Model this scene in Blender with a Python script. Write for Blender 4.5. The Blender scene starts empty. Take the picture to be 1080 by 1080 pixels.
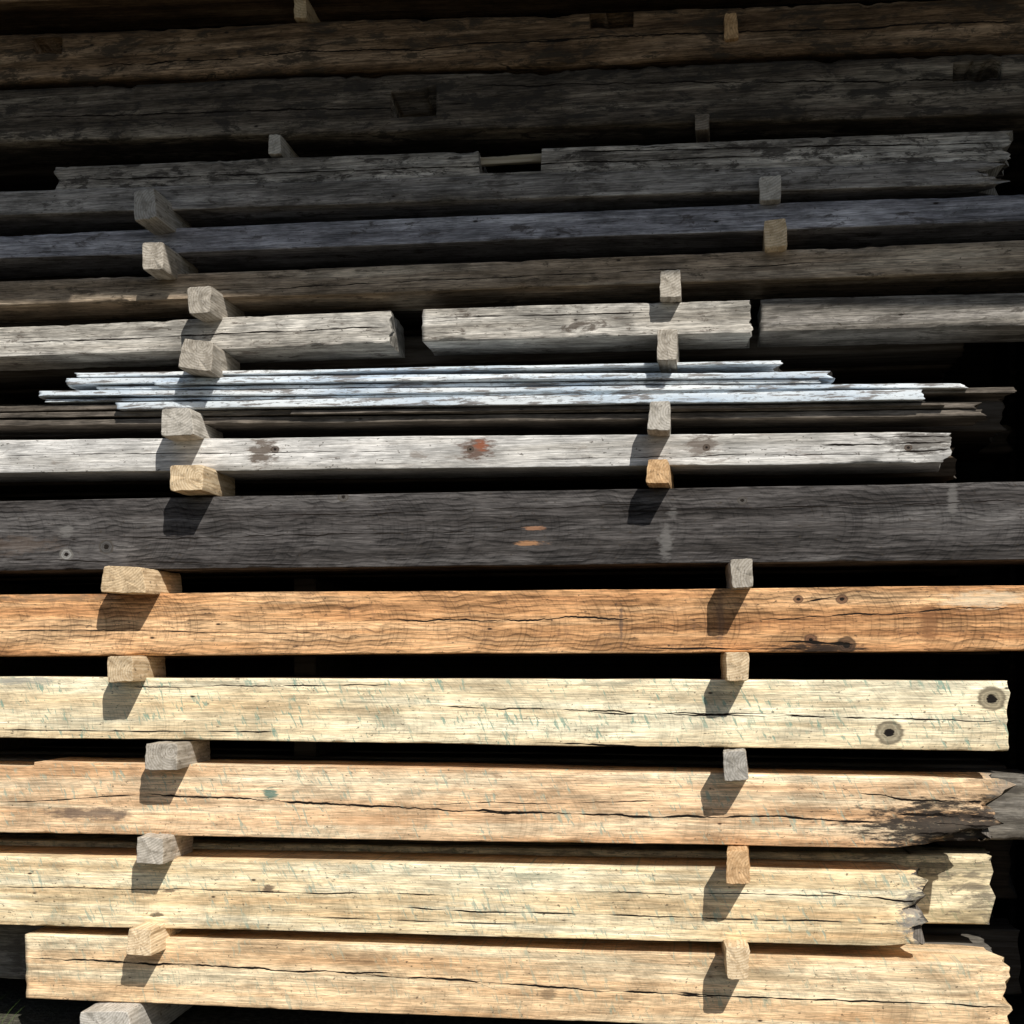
import bpy, bmesh, math, random
from mathutils import Vector, noise
random.seed(7)
sc = bpy.context.scene
D, H, TH, F = 5.0, 1.52, math.radians(8.0), 1400.0
CT, ST = math.cos(TH), math.sin(TH)

def W(u, v, p=0.0):
    """survey coordinates of the elevation drawing -> metres on the vertical face plane y=-p"""
    t = (u-540)/F; d = D-p
    return d*(t*CT-ST)/(CT+t*ST), H+(700-v)/F*d/(CT+t*ST)

# ------------------------------------------------------------------ node helper
class NT:
    def __init__(s, name):
        s.m = bpy.data.materials.new(name); s.m.use_nodes = True
        s.t = s.m.node_tree; s.t.nodes.clear()
    def n(s, typ, **kw):
        nd = s.t.nodes.new(typ)
        for k, v in kw.items(): setattr(nd, k, v)
        return nd
    def l(s, a, b): s.t.links.new(a, b)
    def put(s, sock, val):
        if isinstance(val, bpy.types.NodeSocket): s.l(val, sock)
        else: sock.default_value = val
    def math(s, op, a, b=None, c=None, clamp=False):
        nd = s.n('ShaderNodeMath', operation=op); nd.use_clamp = clamp
        s.put(nd.inputs[0], a)
        if b is not None: s.put(nd.inputs[1], b)
        if c is not None: s.put(nd.inputs[2], c)
        return nd.outputs[0]
    def mapping(s, vec, scale, loc=(0,0,0), rot=(0,0,0)):
        nd = s.n('ShaderNodeMapping'); s.l(vec, nd.inputs[0])
        nd.inputs['Scale'].default_value = scale; nd.inputs['Location'].default_value = loc
        nd.inputs['Rotation'].default_value = rot
        return nd.outputs[0]
    def noise(s, vec, scale=1, detail=4, rough=.55, dist=0):
        nd = s.n('ShaderNodeTexNoise'); s.l(vec, nd.inputs['Vector'])
        nd.inputs['Scale'].default_value = scale; nd.inputs['Detail'].default_value = detail
        nd.inputs['Roughness'].default_value = rough; nd.inputs['Distortion'].default_value = dist
        return nd.outputs['Fac']
    def noise1(s, w, detail=3, rough=.6):
        nd = s.n('ShaderNodeTexNoise', noise_dimensions='1D'); s.l(w, nd.inputs['W'])
        nd.inputs['Scale'].default_value = 1; nd.inputs['Detail'].default_value = detail
        nd.inputs['Roughness'].default_value = rough
        return nd.outputs['Fac']
    def ss(s, val, a, b, lo=0., hi=1.):
        nd = s.n('ShaderNodeMapRange', interpolation_type='SMOOTHSTEP')
        s.l(val, nd.inputs[0])
        for i, x in zip((1,2,3,4), (a,b,lo,hi)): nd.inputs[i].default_value = x
        return nd.outputs[0]
    def mix(s, fac, a, b, mode='MIX'):
        nd = s.n('ShaderNodeMix', data_type='RGBA', blend_type=mode)
        s.put(nd.inputs[0], fac); s.put(nd.inputs[6], a); s.put(nd.inputs[7], b)
        return nd.outputs[2]
    def grey(s, v):
        cb = s.n('ShaderNodeCombineColor'); [s.l(v, cb.inputs[i]) for i in range(3)]; return cb.outputs[0]
    def ramp(s, fac, stops):
        nd = s.n('ShaderNodeValToRGB'); s.l(fac, nd.inputs[0])
        cr = nd.color_ramp
        while len(cr.elements) < len(stops): cr.elements.new(.5)
        for e, (p, c) in zip(cr.elements, stops): e.position = p; e.color = (*c, 1)
        return nd.outputs[0]
    def finish(s, col, rough=.8, bump=None, strength=.5, dist=.004, spec=.2):
        b = s.n('ShaderNodeBsdfPrincipled'); s.put(b.inputs['Base Color'], col)
        s.put(b.inputs['Roughness'], rough); b.inputs['Specular IOR Level'].default_value = spec
        if bump is not None:
            bn = s.n('ShaderNodeBump'); s.l(bump, bn.inputs['Height'])
            bn.inputs['Strength'].default_value = strength; bn.inputs['Distance'].default_value = dist
            s.l(bn.outputs[0], b.inputs['Normal'])
        o = s.n('ShaderNodeOutputMaterial'); s.l(b.outputs[0], o.inputs[0])
        return s.m

def C(c): return (*c, 1)
def simple_wood(name, c1, c2):
    s = NT(name); tc = s.n('ShaderNodeTexCoord').outputs['Object']
    n = s.noise(s.mapping(tc, (3,45,50)), 1, 4, .65)
    b = s.n('ShaderNodeBsdfDiffuse'); s.l(s.mix(s.ss(n,.35,.65), C(c1), C(c2)), b.inputs[0])
    o = s.n('ShaderNodeOutputMaterial'); s.l(b.outputs[0], o.inputs[0]); return s.m

def wood(name, cols, org=(0,0,0), contrast=1., rings=0., stain=(.08,.07,.06), stain_amt=.5, stain_th=.58,
         saw=0., sawcol=(.1,.16,.1), tilt=.5, cracks=(), patches=(), knots=(), holes=.9, bump=.36, checks=.25, kerf=0.):
    s = NT(name)
    tc = s.n('ShaderNodeTexCoord').outputs['Object']
    sd = random.uniform(-40, 40); off = (sd, sd*.3, sd*.7)
    sep = s.n('ShaderNodeSeparateXYZ'); s.l(tc, sep.inputs[0]); x, y, z = sep.outputs
    g1 = s.noise(s.mapping(tc, (.7,10,16), off), 1, 4, .58, .2)
    g2 = s.noise(s.mapping(tc, (16,260,280), off), 1, 2, .6)
    g3 = s.noise(s.mapping(tc, (1.3,90,110), off), 1, 4, .7, .15)
    pt = s.noise(s.mapping(tc, (4,7,11), (sd,5,sd)), 1, 6, .72, .3)
    col = s.ramp(g1, [(.34, cols[0]), (.5, cols[1]), (.64, cols[2])])
    grey = s.grey
    if rings:
        wv = s.n('ShaderNodeTexWave', wave_type='BANDS', bands_direction='Z', wave_profile='SAW')
        s.l(s.mapping(tc, (.5,1,1), off), wv.inputs[0])
        wv.inputs['Scale'].default_value = 17; wv.inputs['Distortion'].default_value = 10
        wv.inputs['Detail'].default_value = 2; wv.inputs['Detail Scale'].default_value = .7
        rg = s.ss(wv.outputs['Fac'], .4, 1., 1.05, .3)
        pm = s.ss(pt, .42, .58, 1., .45)
        col = s.mix(s.math('MULTIPLY', pm, rings), col, grey(rg), 'MULTIPLY')
    v = s.math('MULTIPLY', s.ss(g2, .32, .68, 1-.32*contrast, 1+.2*contrast), s.ss(g3, .34, .60, 1-.32*contrast, 1.12))
    v = s.math('MULTIPLY', v, s.ss(pt, .32, .66, 1-.42*contrast, 1.16))
    if kerf:   # circular-saw kerf lines: big-radius arcs across the face
        ax = s.math('ADD', x, s.math('MULTIPLY', s.math('MULTIPLY', z, z), 3.5))
        kn = s.noise1(s.math('MULTIPLY', s.math('MULTIPLY_ADD', z, tilt, ax), 95.), 2)
        v = s.math('MULTIPLY', v, s.math('SUBTRACT', 1.04, s.math('MULTIPLY', s.ss(kn, .5, .68, 0, kerf), s.ss(pt, .44, .58, 1, .15))))
    col = s.mix(1, col, grey(v), 'MULTIPLY')
    st = s.noise(s.mapping(tc, (6,14,21), (sd+9,2,3)), 1, 5, .75, .4)
    col = s.mix(s.math('MULTIPLY', s.ss(st, stain_th, stain_th+.1), stain_amt), col, C(stain))
    sp = s.noise(s.mapping(tc, (50,80,90), off), 1, 2, .6)
    col = s.mix(s.ss(sp, .66, .72, 0, .7), col, C((.05,.04,.03)))
    h = s.math('ADD', g3, s.math('MULTIPLY', g2, .7))
    if checks:
        ck = s.math('ABSOLUTE', s.math('SUBTRACT', s.noise(s.mapping(tc, (.5,3,7.5), (sd,3,sd)), 1, 3, .5), .5))
        cm = s.math('MULTIPLY', s.ss(ck, .001, .005, 1, 0), s.ss(pt, .51, .60, 0, checks))
        col = s.mix(cm, col, C((.03,.024,.018)))
        h = s.math('SUBTRACT', h, cm)
    if saw:
        cb = s.n('ShaderNodeCombineXYZ')
        sx = s.math('MULTIPLY_ADD', z, tilt, x)
        s.l(s.math('MULTIPLY', sx, 52.), cb.inputs[0]); s.l(s.math('MULTIPLY', z, 15.), cb.inputs[2])
        sn = s.noise(cb.outputs[0], 1, 4, .66, .3)
        pm = s.ss(s.noise(s.mapping(tc, (3.6,5,10), (sd,7,2)), 1, 3, .65), .40, .56)
        m = s.math('MULTIPLY', s.math('MULTIPLY', s.ss(sn, .54, .64), pm), saw)
        col = s.mix(m, col, C(sawcol))
        h = s.math('MULTIPLY_ADD', m, -.5, h)
    vo = s.n('ShaderNodeTexVoronoi'); s.l(s.mapping(tc, (6.5,0,15), off), vo.inputs[0]); vo.inputs['Scale'].default_value = 1
    sepc = s.n('ShaderNodeSeparateColor'); s.l(vo.outputs['Color'], sepc.inputs[0])
    keep = s.math('GREATER_THAN', sepc.outputs[0], .5)
    dd = s.math('MULTIPLY_ADD', g2, .05, vo.outputs['Distance'])
    hm = s.math('MULTIPLY', s.math('MULTIPLY', s.ss(dd, .06, .105, 1, 0), holes), keep)
    halo = s.math('MULTIPLY', s.math('MULTIPLY', s.ss(s.math('MULTIPLY_ADD', g3, .3, dd), .18, .36, 1, 0), .5*holes), keep)
    col = s.mix(halo, col, C(stain))
    col = s.mix(hm, col, C((.02,.016,.013)))
    h = s.math('SUBTRACT', h, s.math('MULTIPLY', hm, 2.))
    if patches or knots:
        nz = s.math('SUBTRACT', s.noise(s.mapping(tc, (14,30,60), (sd,1,4)), 1, 5, .72), .5)
    for (u, v, ru, rv, pc, am) in patches:
        X, Z = W(u, v); rx, rz = ru*.0036, rv*.0036
        a = s.math('DIVIDE', s.math('SUBTRACT', x, X-org[0]), rx)
        b = s.math('DIVIDE', s.math('SUBTRACT', z, Z-org[2]), rz)
        d = s.math('SQRT', s.math('ADD', s.math('MULTIPLY', a, a), s.math('MULTIPLY', b, b)))
        d = s.math('ADD', d, s.math('MULTIPLY', nz, 3.8))
        col = s.mix(s.math('MULTIPLY', s.ss(d, .5, 1.25, 1, 0), am), col, C(pc))
    for (u, v, r, pc) in knots:
        X, Z = W(u, v); r *= .0036
        a = s.math('SUBTRACT', x, X-org[0]); b = s.math('MULTIPLY', s.math('SUBTRACT', z, Z-org[2]), 1.15)
        d = s.math('DIVIDE', s.math('SQRT', s.math('ADD', s.math('MULTIPLY', a, a), s.math('MULTIPLY', b, b))), r)
        d = s.math('ADD', d, s.math('MULTIPLY', nz, .8))
        rgn = s.math('MULTIPLY_ADD', s.math('SINE', s.math('MULTIPLY', d, 22.)), .22, .75)
        kc = s.mix(1, C(pc), grey(rgn), 'MULTIPLY')
        col = s.mix(s.ss(d, .8, 1.15, .85, 0), col, kc)
        col = s.mix(s.math('MULTIPLY', s.ss(s.math('ABSOLUTE', s.math('SUBTRACT', d, .9)), .0, .14, 1, 0), .55), col, C((.06,.045,.03)))
        cen = s.ss(d, .28, .42, 1, 0)
        col = s.mix(cen, col, C((.015,.012,.01)))
        h = s.math('SUBTRACT', h, s.math('MULTIPLY', cen, 2.))
    if cracks:
        n2 = s.noise1(s.math('MULTIPLY_ADD', x, 5., sd), 2)
        front = s.math('LESS_THAN', y, .03)
    for ci, (u1, v1, u2, v2, amp, wd) in enumerate(cracks):
        X1, Z1 = W(u1, v1); X2, Z2 = W(u2, v2); sl = (Z2-Z1)/(X2-X1)
        n1 = s.noise1(s.math('MULTIPLY_ADD', x, 2.3, sd+ci*7.3), 5, .64)
        lin = s.math('MULTIPLY_ADD', x, sl, Z1-org[2]-sl*(X1-org[0]))
        wb = s.math('MULTIPLY_ADD', n1, amp*2*.0036, -amp*.0036)
        d = s.math('ABSOLUTE', s.math('SUBTRACT', s.math('SUBTRACT', z, lin), wb))
        e = .09
        win = s.math('MULTIPLY', s.ss(x, X1-org[0], X1-org[0]+e), s.ss(x, X2-org[0]-e, X2-org[0], 1, 0))
        wdt = s.math('MULTIPLY', s.math('MULTIPLY', s.ss(n2, .3, .65, .2, 1.), wd*.0034), win)
        m = s.math('SUBTRACT', 1., s.math('DIVIDE', d, s.math('ADD', wdt, .00002)), clamp=True)
        m = s.math('MULTIPLY', s.ss(m, 0, .4), front)
        col = s.mix(m, col, C((.012,.009,.007)))
        h = s.math('SUBTRACT', h, s.math('MULTIPLY', m, 2.5))
    return s.finish(col, .85, h, bump, .005, .12)

def endgrain(name, c1, c2):
    s = NT(name); tc = s.n('ShaderNodeTexCoord').outputs['Object']
    oi = s.n('ShaderNodeObjectInfo').outputs['Random']
    sd = random.uniform(-30,30)
    cb = s.n('ShaderNodeCombineXYZ'); s.l(s.math('MULTIPLY_ADD', oi, .16, -.08), cb.inputs[0]); s.l(s.math('MULTIPLY_ADD', oi, -.2, .03), cb.inputs[2])
    va = s.n('ShaderNodeVectorMath', operation='ADD'); s.l(tc, va.inputs[0]); s.l(cb.outputs[0], va.inputs[1])
    wv = s.n('ShaderNodeTexWave', wave_type='RINGS', rings_direction='Y'); s.l(va.outputs[0], wv.inputs[0])
    wv.inputs['Scale'].default_value = 32; wv.inputs['Distortion'].default_value = 1.2; wv.inputs['Detail'].default_value = 2
    wv.inputs['Detail Scale'].default_value = 2
    n = s.noise(s.mapping(va.outputs[0], (28,8,34), (sd,0,0)), 1, 5, .65)
    n2 = s.noise(s.mapping(va.outputs[0], (140,30,60), (sd,0,0)), 1, 2, .6)
    col = s.mix(s.ss(wv.outputs['Fac'], .3, .9, 0, .65), C(c1), C(c2))
    col = s.mix(s.ss(n, .44, .64, 0, .75), col, C(tuple(q*.75 for q in c2)))
    col = s.mix(s.ss(n2, .60, .70, 0, .6), col, C((.07,.055,.04)))
    v = s.math('MULTIPLY_ADD', oi, .3, .75)
    col = s.mix(1, col, s.grey(v), 'MULTIPLY')
    return s.finish(col, .88, s.math('ADD', n, n2), .4, .003, .1)

# ------------------------------------------------------------------ mesh sweep
def fbm(x, y, z): return noise.fractal(Vector((x,y,z)), .9, 2.0, 4)

def beam(name, L, R, **kw):
    xl, ztl = W(L[0], L[1]); _, zbl = W(L[0], L[2]); xr, ztr = W(R[0], R[1]); _, zbr = W(R[0], R[2])
    return beam_w(name, xl, ztl, zbl, xr, ztr, zbr, **kw)
def origin_of(L, R):
    xl, ztl = W(L[0], L[1]); _, zbl = W(L[0], L[2]); xr, ztr = W(R[0], R[1]); _, zbr = W(R[0], R[2])
    return ((xl+xr)/2, 0, (ztl+zbl+ztr+zbr)/4)

def beam_w(name, xl, ztl, zbl, xr, ztr, zbr, depth=.27, y0=0., extL=0., extR=0., mat=None, endm=None, step=.016, r0=.0035, chip=.008,
         rough=.0013, wave=.0035, jagL=.004, jagR=.004, rot=0., steps=(), recess=(), rotlen=.35, nf=14, rotlow=0.):
    org = ((xl+xr)/2, y0, (ztl+zbl+ztr+zbr)/4)
    mt, mb = (ztr-ztl)/(xr-xl), (zbr-zbl)/(xr-xl)
    X0, X1 = xl-extL, xr+extR
    xs = []; x = X0
    while x < X1-(rotlen if rot else 0): xs.append(x); x += step
    while x < X1: xs.append(x); x += step*.5
    xs.append(X1)
    for a, b, dz in steps: xs += [a-.002, a+.002, b-.002, b+.002]
    for a, b, c, d in recess: xs += [a-.001, a+.001, b-.001, b+.001]
    xs = sorted(q for q in set(xs) if X0 <= q <= X1)
    sd = random.uniform(0, 500); NC = 4
    verts = []; n = None
    for x in xs:
        zt = ztl+mt*(x-xl) + wave*fbm(x*1.0, sd, 0) + .15*wave*fbm(x*9, sd, 3)
        zb = zbl+mb*(x-xl) + wave*fbm(x*1.0, sd+20, 0) + .15*wave*fbm(x*9, sd+20, 3)
        for a, b, dz in steps:
            if a <= x <= b: zt += dz
        yf = wave*fbm(x*1.1, sd+40, 0); yb = depth
        rr = []
        for k in range(4):
            c = fbm(x*2.5, sd+60+k*9, 0)+.5*fbm(x*14, sd+60+k*9, 2)
            rr.append(min(r0*(1+.4*noise.noise(Vector((x*20,sd,k)))) + max(0, c-.25)*chip*3, (zt-zb)*.45))
        pts = []
        def corner(cy, cz, a0, r):
            for j in range(NC):
                a = a0 - j*(math.pi/2)/(NC-1)
                pts.append((cy+r*math.cos(a), cz+r*math.sin(a)))
        corner(yf+rr[0], zb+rr[0], -math.pi/2, rr[0])
        za, zc = zb+rr[0], zt-rr[1]
        for j in range(1, nf): pts.append((yf, za+(zc-za)*j/nf))
        corner(yf+rr[1], zt-rr[1], math.pi, rr[1])
        for j in range(1, 5): pts.append((yf+rr[1]+(yb-rr[2]-yf-rr[1])*j/5, zt))
        corner(yb-rr[2], zt-rr[2], math.pi/2, rr[2])
        pts.append((yb, (zt+zb)/2))
        corner(yb-rr[3], zb+rr[3], 0, rr[3])
        for j in range(1, 5): pts.append((yb-rr[3]+(yf+rr[0]-yb+rr[3])*j/5, zb))
        n = len(pts)
        zm = (zt+zb)/2; hh = (zt-zb)/2; ym = depth/2
        eR = max(0, 1-(X1-x)/rotlen)
        for (py, pz) in pts:
            dv = rough*fbm(x*2.2, py*18+sd, pz*18) + rough*.35*noise.noise(Vector((x*10, py*60+sd, pz*60)))
            qy = py + dv*(1 if py < ym else -1); qz = pz + dv*.4
            for a, b, c, d in recess:
                if a <= x <= b and c <= pz <= d and py < .05: qy += .19
            if rot > 0 and eR > 0:
                e = eR**1.5
                nn = fbm(x*2.2, py*6+sd, pz*9); n2 = fbm(x*4, py*30+sd, pz*60)
                low = 1+rotlow*max(0, (zm-pz)/hh+.2)
                k = max(0, e*rot*low*(.3+.9*nn)) + e*rot*low*.35*max(0, n2)
                qy = qy + (ym-qy)*min(.8, k) if py < ym else qy
                qz = zm + (qz-zm)*(1-min(.7, k*.6))
            jx = 0
            if x > X1-.13: jx -= ((x-(X1-.13))/.13)*jagR*(1+1.6*fbm(3.3, qy*14+sd, pz*30)+(rotlow*max(0,(zm-pz)/hh)))
            if x < X0+.1: jx += ((X0+.1-x)/.1)*jagL*(1+1.6*fbm(7.3, qy*14+sd, pz*30))
            verts.append((x+jx-org[0], qy+y0-org[1], qz-org[2]))
    faces = []; m = len(xs)
    for i in range(m-1):
        for j in range(n):
            k = (j+1) % n
            faces.append((i*n+j, i*n+k, (i+1)*n+k, (i+1)*n+j))
    nside = len(faces)
    for base, flip in ((0, 1), ((m-1)*n, 0)):
        ring = [verts[base+j] for j in range(n)]
        c = Vector((sum(p[0] for p in ring)/n, sum(p[1] for p in ring)/n, sum(p[2] for p in ring)/n))
        prev = [base+j for j in range(n)]
        for f in (.7, .35):
            cur = []
            for j in range(n):
                p = Vector(ring[j]); q = c+(p-c)*f
                q.x += .006*noise.noise(Vector((q.y*40, q.z*40, sd)))*(-1 if flip else 1)
                cur.append(len(verts)); verts.append(tuple(q))
            for j in range(n):
                k = (j+1) % n
                fc = (prev[j], prev[k], cur[k], cur[j])
                faces.append(fc[::-1] if flip else fc)
            prev = cur
        ci = len(verts); verts.append(tuple(c))
        for j in range(n):
            fc = (prev[j], prev[(j+1) % n], ci); faces.append(fc[::-1] if flip else fc)
    me = bpy.data.meshes.new(name); me.from_pydata(verts, [], faces); me.update()
    ob = bpy.data.objects.new(name, me); ob.location = org; sc.collection.objects.link(ob)
    if mat: me.materials.append(mat)
    if endm: me.materials.append(endm)
    for i, p in enumerate(me.polygons):
        p.use_smooth = i < nside
        if i >= nside and endm: p.material_index = 1
    bm = bmesh.new(); bm.from_mesh(me); bmesh.ops.recalc_face_normals(bm, faces=bm.faces); bm.to_mesh(me); bm.free()
    return ob

# ------------------------------------------------------------------ palette
E_grey = endgrain('end_grain_grey', (.42,.40,.36), (.2,.185,.16))
E_tan = endgrain('end_grain_tan', (.62,.46,.27), (.36,.22,.1))
E_dark = endgrain('end_grain_dark', (.16,.14,.12), (.07,.06,.05))
def row(name, L, R, mk=None, **kw):
    o = origin_of(L, R); mk = mk or {}
    m = wood(name, org=o, **mk)
    kw.setdefault('endm', E_grey)
    return beam('timber_beam', L, R, mat=m, **kw)
def rec(u0, v0, u1, v1):
    a, zt = W(u0, v0); b, zb = W(u1, v1); return (a, b, zb, zt)

EL, ER = 1.5, .24
brown = [(.12,.075,.045), (.24,.155,.09), (.46,.32,.205)]
greyb = [(.075,.062,.048), (.15,.122,.095), (.30,.255,.20)]
row('wood_top', (0,-22,2), (1080,-72,-42), dict(cols=brown), extL=EL, extR=ER)
row('wood_hewn_brown', (0,36,88), (1080,-6,50), dict(cols=brown, contrast=1.3, stain=(.05,.04,.03), stain_amt=.85, stain_th=.49, checks=.9, cracks=[(100,70,620,40,7,1.3),(560,42,1080,22,6,1.4)]),
    extL=EL, extR=ER, r0=.02, chip=.02, rough=.006, wave=.012, recess=[rec(622,16,668,27), rec(36,43,66,55)])
row('wood_hewn_grey', (0,94,150), (1080,55,120), dict(cols=greyb, contrast=1.3, stain=(.04,.035,.03), stain_amt=.85, stain_th=.49, checks=.9, cracks=[(10,125,500,110,5,1.4),(500,90,1080,84,5,1.2)]),
    extL=EL, extR=ER, r0=.012, chip=.02, rough=.004, wave=.008, recess=[rec(412,98,460,120), rec(1005,70,1056,82)])
a1, z155 = W(505, 158); a2, _ = W(571, 158)
row('wood_notched', (57,176,203), (1075,137,170), dict(cols=[(.26,.23,.195),(.47,.425,.365),(.70,.65,.575)], contrast=1.3, stain=(.06,.052,.045), stain_amt=.9, stain_th=.49, checks=.6, cracks=[(80,190,800,165,3,1.1),(600,160,1075,150,3,1.1)]),
    depth=.24, chip=.015, rough=.002, steps=[(a1, a2, -.085)], jagL=.01, jagR=.03)
beam_w('timber_tenon', a1-.03, z155-.01, z155-.04, a2+.03, z155-.006, z155-.036, depth=.03, y0=.05, mat=simple_wood('tenon_wood', (.35,.29,.2), (.5,.43,.32)), endm=E_grey)
row('wood_notched_lip', (0,203,228), (1068,169,194), dict(cols=[(.21,.19,.17),(.33,.305,.28),(.50,.47,.435)], contrast=1.2, stain_amt=.75, stain_th=.53),
    depth=.24, y0=-.012, extL=EL, chip=.012, rough=.002, jagR=.06, rot=.4)
row('wood_blue_grey', (0,248,273), (1080,204,233), dict(cols=[(.23,.225,.245),(.37,.365,.395),(.58,.575,.61)], contrast=1.2, stain=(.07,.06,.055), stain_amt=.8, stain_th=.55),
    extL=EL, extR=ER)
row('wood_shade_brown', (0,297,322), (1080,253,286), dict(cols=[(.28,.21,.14),(.43,.335,.24),(.60,.50,.38)], contrast=1.2, stain=(.07,.055,.04), stain_amt=.8, stain_th=.55, cracks=[(200,308,900,275,3,.8)]),
    extL=EL, extR=ER, chip=.012)
Fc = dict(cols=[(.34,.31,.265),(.52,.485,.43),(.70,.665,.605)], contrast=1.2, stain=(.10,.08,.065), stain_amt=.85, stain_th=.55)
row('wood_short_grey_a', (0,345,376), (413,328,362), dict(cracks=[(10,362,410,345,3,1.2)], **Fc), extL=EL, depth=.25, chip=.012, jagR=.008)
row('wood_short_grey_b', (445,326,360), (795,316,351), dict(cracks=[(450,335,700,330,2,1.)], **Fc), depth=.25, chip=.012, jagR=.01)
row('wood_short_grey_c', (802,314,349), (1080,308,343), dict(cols=[(.18,.162,.14),(.28,.257,.225),(.40,.37,.335)], contrast=1.2, stain_amt=.8, stain_th=.53), extR=ER, y0=.012, depth=.25, chip=.012)
row('wood_light_grey', (0,464,499), (1007,455,488),
    dict(cols=[(.52,.495,.455),(.68,.66,.63),(.80,.78,.75)], contrast=.85, stain=(.22,.18,.15), stain_amt=.55, stain_th=.58,
         patches=[(278,476,18,15,(.12,.09,.07),.9),(503,473,18,12,(.13,.08,.06),.9),(508,470,7,6,(.3,.10,.05),.8),(740,470,16,13,(.14,.11,.09),.8),(975,466,40,13,(.07,.06,.05),.8)],
         cracks=[(0,480,420,476,2,.7),(560,484,950,478,3,.6),(860,470,1012,466,4,1.8),(930,477,1012,474,4,1.8),(900,462,1012,460,3,1.4)],
         knots=[(290,474,5,(.12,.09,.07)),(496,474,4,(.12,.09,.07)),(745,472,4,(.12,.09,.07)),(958,472,4,(.12,.09,.07))]),
    extL=EL, jagR=.02, rot=.12, rotlen=.2)
row('wood_charcoal', (0,528,602), (1080,508,590),
    dict(cols=[(.057,.051,.048),(.095,.087,.084),(.155,.145,.14)], contrast=1.15, rings=1., stain=(.035,.029,.027), stain_amt=.6, checks=.3, kerf=.25, tilt=.0,
         patches=[(15,575,50,10,(.14,.10,.075),.35),(563,557,12,2.2,(.32,.17,.1),.9),(560,573,14,2.8,(.38,.2,.1),.9),(71,560,9,7,(.2,.19,.18),.6),(702,572,7,18,(.22,.21,.2),.5),(710,540,5,6,(.22,.21,.2),.4),(1005,525,5,18,(.2,.19,.18),.5)],
         cracks=[(100,570,560,558,5,1),(640,540,1080,528,5,1),(0,590,330,596,2,1),(250,545,700,532,4,.8)], knots=[(112,577,9,(.10,.095,.09)),(70,585,8,(.34,.33,.31)),(362,524,6,(.12,.11,.10)),(783,528,5,(.12,.11,.10))]),
    extL=EL, extR=ER, depth=.3)
row('wood_orange_brown', (0,627,692), (1080,618,686),
    dict(cols=[(.50,.235,.10),(.72,.39,.18),(.86,.55,.30)], contrast=.95, rings=.9, stain=(.17,.095,.06), stain_amt=.6, stain_th=.59, saw=.3, sawcol=(.2,.11,.07), tilt=.1, checks=.15, kerf=.3,
         patches=[(655,660,2,22,(.12,.08,.06),.7),(760,652,4,28,(.2,.12,.08),.6),(980,655,10,22,(.24,.11,.05),.7),(868,684,46,5,(.03,.022,.018),.95),(60,630,70,4,(.2,.15,.1),.5),(1040,632,40,8,(.85,.72,.52),.5)],
         cracks=[(370,655,700,652,8,1.4),(0,664,350,668,3,.9),(840,636,890,628,2,2.),(820,676,905,679,4,3.2),(780,655,1080,640,6,1.1),(650,682,860,686,3,1.3)],
         knots=[(842,632,5,(.2,.1,.06)),(855,675,7,(.2,.1,.06)),(888,632,6,(.2,.1,.06)),(893,680,10,(.10,.06,.04))]),
    extL=EL, extR=ER, depth=.3, endm=E_tan)
row('wood_pale_green', (0,714,778), (1065,718,792),
    dict(cols=[(.72,.54,.32),(.88,.73,.48),(.93,.84,.61)], contrast=.85, stain=(.34,.29,.2), stain_amt=.5, stain_th=.58, saw=.85, sawcol=(.24,.37,.29), tilt=.4, checks=.2, kerf=.16,
         patches=[(10,718,60,4,(.35,.34,.3),.7),(640,722,30,3,(.3,.28,.2),.6)],
         cracks=[(460,745,900,757,5,1.1),(620,752,1060,760,4,1.1),(0,770,300,772,2,1.2),(130,725,420,722,4,1),(560,783,760,790,3,1.4)],
         knots=[(1046,737,14,(.36,.30,.2)),(938,773,14,(.34,.29,.2))]),
    extL=EL, depth=.3, jagR=.006, endm=E_tan)
xs0, _ = W(36, 805)
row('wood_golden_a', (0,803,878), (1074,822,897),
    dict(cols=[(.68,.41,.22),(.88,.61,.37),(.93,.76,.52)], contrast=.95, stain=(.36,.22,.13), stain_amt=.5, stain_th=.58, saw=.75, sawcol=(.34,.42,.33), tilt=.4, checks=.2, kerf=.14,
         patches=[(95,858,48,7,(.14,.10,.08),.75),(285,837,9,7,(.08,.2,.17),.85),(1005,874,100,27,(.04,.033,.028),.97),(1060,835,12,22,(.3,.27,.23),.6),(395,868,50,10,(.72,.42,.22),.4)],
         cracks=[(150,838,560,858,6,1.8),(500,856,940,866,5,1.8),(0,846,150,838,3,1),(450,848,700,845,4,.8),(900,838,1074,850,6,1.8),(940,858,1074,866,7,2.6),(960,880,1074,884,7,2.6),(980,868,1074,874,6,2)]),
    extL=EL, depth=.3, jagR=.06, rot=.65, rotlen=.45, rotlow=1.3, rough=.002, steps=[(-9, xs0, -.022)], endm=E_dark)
row('wood_golden_b', (0,903,975), (990,922,999),
    dict(cols=[(.70,.48,.26),(.88,.69,.42),(.93,.82,.58)], contrast=.9, stain=(.36,.26,.16), stain_amt=.5, stain_th=.58, saw=.75, sawcol=(.34,.42,.33), tilt=.4, checks=.2, kerf=.14,
         patches=[(975,962,24,30,(.2,.19,.18),.85),(165,965,8,3,(.06,.04,.03),.8),(180,940,8,3,(.1,.06,.04),.8),(283,937,7,5,(.08,.05,.04),.8),(560,925,40,5,(.2,.24,.18),.4),(985,950,12,34,(.05,.045,.04),.9)],
         cracks=[(0,935,480,944,3,1),(420,958,960,975,3,1.2),(330,968,560,975,2,.9),(600,940,900,945,4,.8),(860,940,990,955,4,1.8)]),
    extL=EL, depth=.3, jagR=.05, rot=.5, rotlen=.2, rotlow=.2, endm=E_dark)
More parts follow.
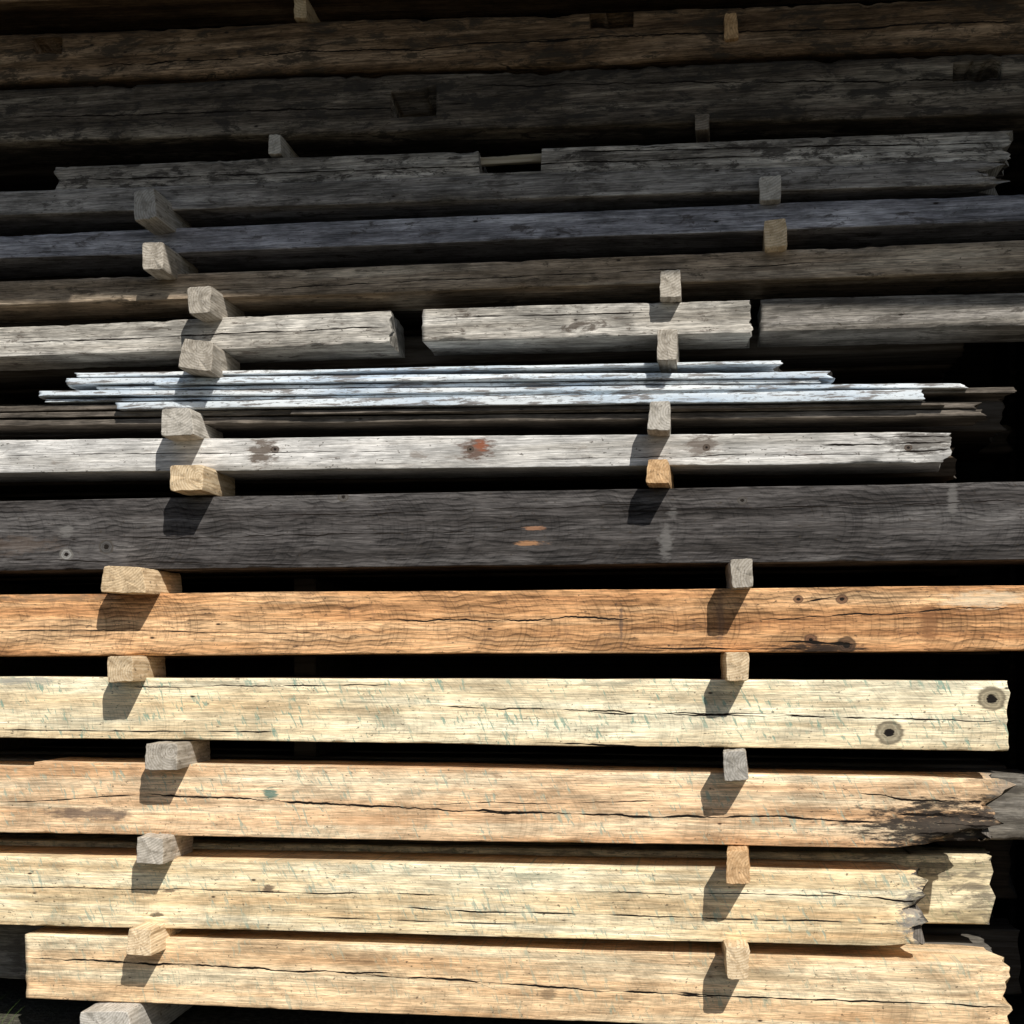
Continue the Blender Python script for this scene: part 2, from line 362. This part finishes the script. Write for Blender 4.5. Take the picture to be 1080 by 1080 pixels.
row('wood_golden_c', (26,985,1053), (1070,1018,1096),
    dict(cols=[(.68,.43,.23),(.87,.63,.38),(.93,.78,.53)], contrast=.95, stain=(.35,.22,.13), stain_amt=.5, stain_th=.58, saw=.55, sawcol=(.34,.40,.30), tilt=.3, checks=.2, kerf=.14,
         patches=[(578,1050,9,7,(.25,.17,.1),.8),(810,1030,60,4,(.25,.2,.12),.4)],
         cracks=[(26,1010,420,1028,5,1.7),(380,1028,760,1052,5,1.6),(700,1048,1070,1062,4,1.4),(480,1030,540,1050,3,1.)]),
    depth=.34, jagR=.03, rot=.2, rotlen=.2, endm=E_tan)

# ---- rear rows of the stack (real timbers lying behind the front ones)
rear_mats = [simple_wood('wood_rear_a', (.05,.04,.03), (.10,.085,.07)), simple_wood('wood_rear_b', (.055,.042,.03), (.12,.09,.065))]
pale = wood('wood_rear_pale', [(.5,.40,.22),(.74,.62,.40),(.84,.73,.50)], saw=.4, stain_amt=.7, stain_th=.5, stain=(.15,.13,.1))
oldg = wood('wood_rear_grey', [(.13,.115,.095),(.2,.18,.15),(.30,.275,.24)], stain_amt=.7, stain_th=.5)
rows = [((0,36,88),(1080,-6,50)), ((0,94,150),(1080,55,120)), ((0,180,226),(1080,142,192)), ((0,248,273),(1080,204,233)),
        ((0,297,322),(1080,253,286)), ((0,345,376),(1080,308,343)), ((0,408,446),(1080,400,436)), ((0,464,499),(1007,455,488)), ((0,528,602),(1080,508,590)),
        ((0,627,692),(1080,618,686)), ((0,714,778),(1065,718,792)), ((0,805,878),(1074,822,897)), ((0,903,975),(1055,922,1000)), ((0,990,1053),(1070,1018,1096))]
def box(name, x0,x1,y0,y1,z0,z1, mat, parent=None):
    bm = bmesh.new(); bmesh.ops.create_cube(bm, size=1)
    for v in bm.verts: v.co = Vector(((x1-x0)*v.co.x, (y1-y0)*v.co.y, (z1-z0)*v.co.z))
    bmesh.ops.bevel(bm, geom=bm.edges[:], offset=.006, segments=1, affect='EDGES')
    me = bpy.data.meshes.new(name); bm.to_mesh(me); bm.free(); me.materials.append(mat)
    ob = bpy.data.objects.new(name, me); ob.location = ((x0+x1)/2,(y0+y1)/2,(z0+z1)/2); sc.collection.objects.link(ob)
    if parent: ob.parent = parent
    return ob
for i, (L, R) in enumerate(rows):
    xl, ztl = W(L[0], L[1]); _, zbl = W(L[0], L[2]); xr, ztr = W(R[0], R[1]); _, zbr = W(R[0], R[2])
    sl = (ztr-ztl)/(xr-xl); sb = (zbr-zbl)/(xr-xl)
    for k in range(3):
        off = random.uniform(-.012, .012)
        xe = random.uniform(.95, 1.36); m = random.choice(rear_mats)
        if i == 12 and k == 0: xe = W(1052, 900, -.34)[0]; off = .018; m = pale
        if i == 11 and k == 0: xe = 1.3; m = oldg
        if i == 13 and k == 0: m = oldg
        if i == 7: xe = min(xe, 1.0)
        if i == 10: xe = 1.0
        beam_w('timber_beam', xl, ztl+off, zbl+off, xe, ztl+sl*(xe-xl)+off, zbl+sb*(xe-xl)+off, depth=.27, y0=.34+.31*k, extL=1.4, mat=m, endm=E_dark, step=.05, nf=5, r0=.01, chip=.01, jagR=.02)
    if i < 13:
        L2, R2 = rows[i+1]
        xa, zta = W(L2[0], L2[1]); xb, ztb = W(R2[0], R2[1])
        for q in (-3.2, -1.7):
            zu = zbl+sb*(q-xl); zd = zta+(ztb-zta)*(q-xa)/(xb-xa)
            if zu-zd > .01: box('spacer_block', q-.05, q+.05, .60, 1.2, zd, zu, rear_mats[0])

# ---- painted planks
def paint_mat():
    s = NT('flaking_white_paint'); tc = s.n('ShaderNodeTexCoord').outputs['Object']
    oi = s.n('ShaderNodeObjectInfo').outputs['Random']
    cb = s.n('ShaderNodeCombineXYZ'); s.l(s.math('MULTIPLY', oi, 50.), cb.inputs[0])
    va = s.n('ShaderNodeVectorMath', operation='ADD'); s.l(tc, va.inputs[0]); s.l(cb.outputs[0], va.inputs[1]); v = va.outputs[0]
    n1 = s.noise(s.mapping(v, (6,40,70)), 1, 5, .72, .3)
    n2 = s.noise(s.mapping(v, (1.2,5,8)), 1, 3, .6)
    n3 = s.noise(s.mapping(v, (40,120,120)), 1, 3, .6)
    col = s.ramp(n2, [(.35,(.46,.56,.67)), (.5,(.68,.745,.80)), (.65,(.82,.84,.84))])
    col = s.mix(s.ss(n1, .52, .58, 0, .85), col, C((.15,.125,.11)))
    col = s.mix(s.ss(n3, .55, .66, 0, .7), col, C((.2,.2,.2)))
    return s.finish(col, .6, n1, .5, .002, .3)
PM = paint_mat()
oldp = wood('wood_old_plank', [(.09,.075,.06),(.16,.135,.11),(.26,.225,.19)], contrast=1.2)
planks = [
 (72,394,398,828,380,383.5,.0,1), (64,400,406,886,392,399,.015,1), (100,408,411,870,400,403,.0,1),
 (40,414,419,1030,405,409.5,.02,1), (48,421,424,930,410,413,.0,1), (122,426,433,980,412,423,.03,1),
 (160,404,407,700,396,399,.022,1),
 (-40,429,434,1075,408,413,-.01,0), (-60,436,441,1040,424,430,-.005,0), (-60,443,449,1050,431,438,-.012,0), (300,434,437,1000,425,428,.01,0)]
for (uL,a,b,uR,c,d,p,pm) in planks:
    xl, z1 = W(uL,a); _, z2 = W(uL,b); xr, z3 = W(uR,c); _, z4 = W(uR,d)
    beam_w('painted_plank' if pm else 'weathered_plank', xl, z1, z2, xr, z3, z4, depth=random.uniform(.16,.24), y0=-p, mat=PM if pm else oldp, endm=E_dark, step=.02, r0=.0012, chip=.004, rough=.002, wave=.004, jagL=.02, jagR=.03, rotlen=.1, nf=4)

# ---- spacer blocks
bm_g = [endgrain('block_grey_a', (.60,.56,.50), (.40,.365,.31)), endgrain('block_grey_b', (.54,.49,.42), (.35,.305,.245))]
bm_t = [endgrain('block_tan_a', (.84,.67,.45), (.60,.42,.24)), endgrain('block_tan_b', (.76,.58,.37), (.50,.35,.2))]
bm_o = [endgrain('block_orange', (.84,.56,.31), (.62,.37,.18))]
bm_d = [endgrain('block_dark', (.3,.25,.2), (.16,.13,.1))]
def block(u0, u1, v0, v1, kind, p=.12, skew=0., name='spacer_block', ln=.34):
    x0, _ = W(u0, v0, p); x1, _ = W(u1, v0, p)
    um = (u0+u1)/2
    _, zt = W(um, v0, p*.5); _, zb = W(um, v1, p*.5)
    sd = random.uniform(0, 99); hx, hz = (x1-x0)/2, (zt-zb)/2; cx, cz = (x0+x1)/2, (zt+zb)/2
    verts = []; faces = []; NY, NS = 16, 8
    outl = []
    for k in range(4):
        a = [(-1,-1),(-1,1),(1,1),(1,-1)][k]; b = [(-1,1),(1,1),(1,-1),(-1,-1)][k]
        for j in range(NS): outl.append((a[0]+(b[0]-a[0])*j/NS, a[1]+(b[1]-a[1])*j/NS))
    n = len(outl)
    ys = [0, .0012, .004]+[.01+(ln-.01)*i/NY for i in range(NY+1)]
    ins = [.96, .985, .997]+[1]*(NY+1)
    rotz = random.uniform(-.05, .05); roty = random.uniform(-.05, .05)+skew
    taper = random.uniform(-.1, .1); slope = random.uniform(-.12, .12)
    for yy, ii in zip(ys, ins):
        for (a, b) in outl:
            q = Vector((a, b))
            l4 = (abs(a)**16+abs(b)**16)**(1/16.); q /= max(l4, 1e-6)
            px, pz = q.x*hx*ii*(1+taper*q.y), q.y*hz*ii
            px += .003*fbm(q.x*2, yy*6, sd+q.y*2); pz += .003*fbm(q.x*2+9, yy*6, sd+q.y*2)
            y2 = yy + (.003*fbm(px*30, pz*30, sd)+slope*pz)*(1 if yy < .02 else 0)
            X = px*math.cos(roty)-pz*math.sin(roty); Z = px*math.sin(roty)+pz*math.cos(roty)
            verts.append((X - y2*rotz, y2, Z))
    m = len(ys)
    for i in range(m-1):
        for j in range(n):
            k = (j+1) % n; faces.append((i*n+j, i*n+k, (i+1)*n+k, (i+1)*n+j))
    prev = list(range(n))
    for f in (.66, .33):
        cur = []
        for j in range(n):
            v = verts[j]; cur.append(len(verts)); verts.append((v[0]*f, v[1]*f+.0015*noise.noise(Vector((v[0]*f*60, v[2]*f*60, sd))), v[2]*f))
        for j in range(n): faces.append((prev[j], cur[j], cur[(j+1)%n], prev[(j+1)%n]))
        prev = cur
    ci = len(verts); verts.append((0, 0, 0))
    for j in range(n): faces.append((prev[j], ci, prev[(j+1)%n]))
    faces.append(tuple((m-1)*n+j for j in range(n)))
    me = bpy.data.meshes.new(name); me.from_pydata(verts, [], faces); me.update()
    bm = bmesh.new(); bm.from_mesh(me); bmesh.ops.recalc_face_normals(bm, faces=bm.faces); bm.to_mesh(me); bm.free()
    me.materials.append(random.choice({'g':bm_g,'t':bm_t,'o':bm_o,'d':bm_d}[kind]))
    ob = bpy.data.objects.new(name, me); ob.location = (cx, -p, cz); sc.collection.objects.link(ob)
    return ob
BL = [(141,164,208,240,'g',.17,.05),(150,172,262,290,'g',.14,.0),(198,222,307,335,'g',.12,0),(190,224,363,394,'g',.13,-.12),(170,203,434,462,'g',.12,0),
 (179,214,493,520,'t',.13,0),(107,152,599,626,'t',.13,0),(113,140,692,719,'t',.13,0),(153,187,783,811,'g',.12,0),(144,172,881,909,'g',.12,0),(134,159,976,1004,'t',.13,0),
 (801,824,188,213,'g',.05,0),(806,830,234,263,'t',.06,0),(696,718,288,316,'g',.07,0),(693,714,350,383,'g',.09,0),(684,707,426,457,'g',.12,-.06),(682,705,487,512,'o',.12,0),
 (771,794,591,621,'g',.14,.02),(766,790,688,718,'t',.125,0),(763,788,791,822,'g',.125,.05),(766,790,895,929,'o',.135,0),(766,790,995,1029,'t',.135,0),
 (283,296,143,163,'g',.02,0),(310,323,-4,20,'t',.02,0),(764,778,16,42,'o',.03,0),(733,748,121,138,'d',.02,0)]
for (a,b,c,d,k,p,s) in BL: block(a,b,c,d,k,p,s)
block(84,138,1062,1106,'g',.12,0,'bearer_block',1.2); block(766,812,1096,1140,'g',.05,0,'bearer_block',1.2)

# ------------------------------------------------------------------ shed
shed = bpy.data.objects.new('open_timber_shed', None); sc.collection.objects.link(shed)
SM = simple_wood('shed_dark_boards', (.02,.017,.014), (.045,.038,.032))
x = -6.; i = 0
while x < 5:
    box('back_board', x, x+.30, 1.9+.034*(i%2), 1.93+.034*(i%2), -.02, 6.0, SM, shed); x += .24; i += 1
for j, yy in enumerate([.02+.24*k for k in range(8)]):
    box('side_blocker_board', 1.44+.034*(j%2), 1.47+.034*(j%2), yy, yy+.29, -.02, 4.7, SM, shed)  # added partition, keeps the sun from reaching behind the stack
    box('side_blocker_board', -5.6+.034*(j%2), -5.57+.034*(j%2), yy, yy+.29, -.02, 4.7, SM, shed)
EY = -1.3
def EZ(x): return 4.555-.045*(x+2.8)
x = -8.; i = 0
while x < 7:
    w = .3; e = random.uniform(-.02, .02)
    y0, y1 = EY+e, 2.3
    me = bpy.data.meshes.new('roof_board'); t = .03; o = .035*(i % 2); xw = x+w+.03
    vs = [(x,y0,EZ(x)+o),(xw,y0,EZ(xw)+o),(xw,y1,EZ(xw)+1+o),(x,y1,EZ(x)+1+o)]; vs += [(a,b,c+t) for a,b,c in vs]
    me.from_pydata(vs, [], [(3,2,1,0),(4,5,6,7),(0,1,5,4),(1,2,6,5),(2,3,7,6),(3,0,4,7)])
    me.materials.append(SM); ob = bpy.data.objects.new('roof_board', me); sc.collection.objects.link(ob); ob.parent = shed
    x += w; i += 1
for px in (-5.4, 3.6): box('post', px, px+.2, -1.0, -.8, 0, EZ(px)+.05, SM, shed)

# ------------------------------------------------------------------ ground & grass
g = NT('dark_gravel'); tc = g.n('ShaderNodeTexCoord').outputs['Object']
n1 = g.noise(tc, 30, 4, .7); n2 = g.noise(tc, 1.5, 3, .6)
col = g.mix(g.ss(n1,.4,.65), C((.05,.044,.036)), C((.14,.125,.10))); col = g.mix(g.ss(n2,.45,.6,0,.4), col, C((.05,.06,.03)))
GM = g.finish(col, .95, n1, .8, .02)
me = bpy.data.meshes.new('ground'); me.from_pydata([(-400,-400,0),(400,-400,0),(400,400,0),(-400,400,0)], [], [(0,1,2,3)]); me.materials.append(GM)
sc.collection.objects.link(bpy.data.objects.new('ground', me))
gm = NT('grass_blades'); tc = gm.n('ShaderNodeTexCoord').outputs['Object']
GR = gm.finish(gm.mix(gm.noise(tc, 25, 2), C((.05,.11,.02)), C((.13,.2,.05))), .6)
vs, fs = [], []
def blade(x, y, h, lean, w):
    a = random.uniform(0, 6.28); dx, dy = math.cos(a), math.sin(a); b = len(vs)
    for k in range(5):
        t = k/4; ww = w*(1-t*.95); px = x+dx*lean*t*t; py = y+dy*lean*t*t; z = h*t-lean*.3*t*t
        vs.append((px-ww*dy, py+ww*dx, z)); vs.append((px+ww*dy, py-ww*dx, z))
    for k in range(4): fs.append((b+2*k, b+2*k+1, b+2*k+3, b+2*k+2))
gx, _ = W(4, 1060)
for i in range(45): blade(gx+random.gauss(-.05,.04), -.06+random.gauss(0,.05), random.uniform(.1,.27), random.uniform(.03,.14), random.uniform(.0015,.003))
for i in range(1200): blade(random.uniform(-6,5), -random.uniform(.3,1.5), random.uniform(.04,.1), random.uniform(.02,.05), .003)
me = bpy.data.meshes.new('grass'); me.from_pydata(vs, [], fs); me.materials.append(GR)
sc.collection.objects.link(bpy.data.objects.new('grass', me))

# ------------------------------------------------------------------ light
EL_, AZ = math.radians(45), math.radians(32)
to_sun = Vector((math.sin(AZ)*math.cos(EL_), -math.cos(AZ)*math.cos(EL_), math.sin(EL_)))
sl = bpy.data.lights.new('sun', 'SUN'); sl.energy = 5; sl.angle = math.radians(.5); sl.color = (1,.96,.89)
so = bpy.data.objects.new('sun', sl); so.rotation_euler = to_sun.to_track_quat('Z','Y').to_euler(); so.location = to_sun*20; sc.collection.objects.link(so)
w = bpy.data.worlds.new('World'); sc.world = w; w.use_nodes = True
nt = w.node_tree; nt.nodes.clear()
sk = nt.nodes.new('ShaderNodeTexSky'); sk.sky_type = 'NISHITA'; sk.sun_disc = False
sk.sun_elevation = EL_; sk.sun_rotation = math.pi-AZ
bg = nt.nodes.new('ShaderNodeBackground'); bg.inputs[1].default_value = .07
o = nt.nodes.new('ShaderNodeOutputWorld'); nt.links.new(sk.outputs[0], bg.inputs[0]); nt.links.new(bg.outputs[0], o.inputs[0])
sc.view_settings.view_transform = 'Standard'; sc.view_settings.look = 'None'; sc.view_settings.exposure = 0
# ------------------------------------------------------------------ camera
cd = bpy.data.cameras.new('camera'); cd.sensor_width = 36; cd.lens = F/1080*36; cd.shift_y = 160/1080; cd.clip_end = 1000
co = bpy.data.objects.new('camera', cd); co.location = (0,-D,H); co.rotation_euler = (math.pi/2, 0, TH)
sc.collection.objects.link(co); sc.camera = co
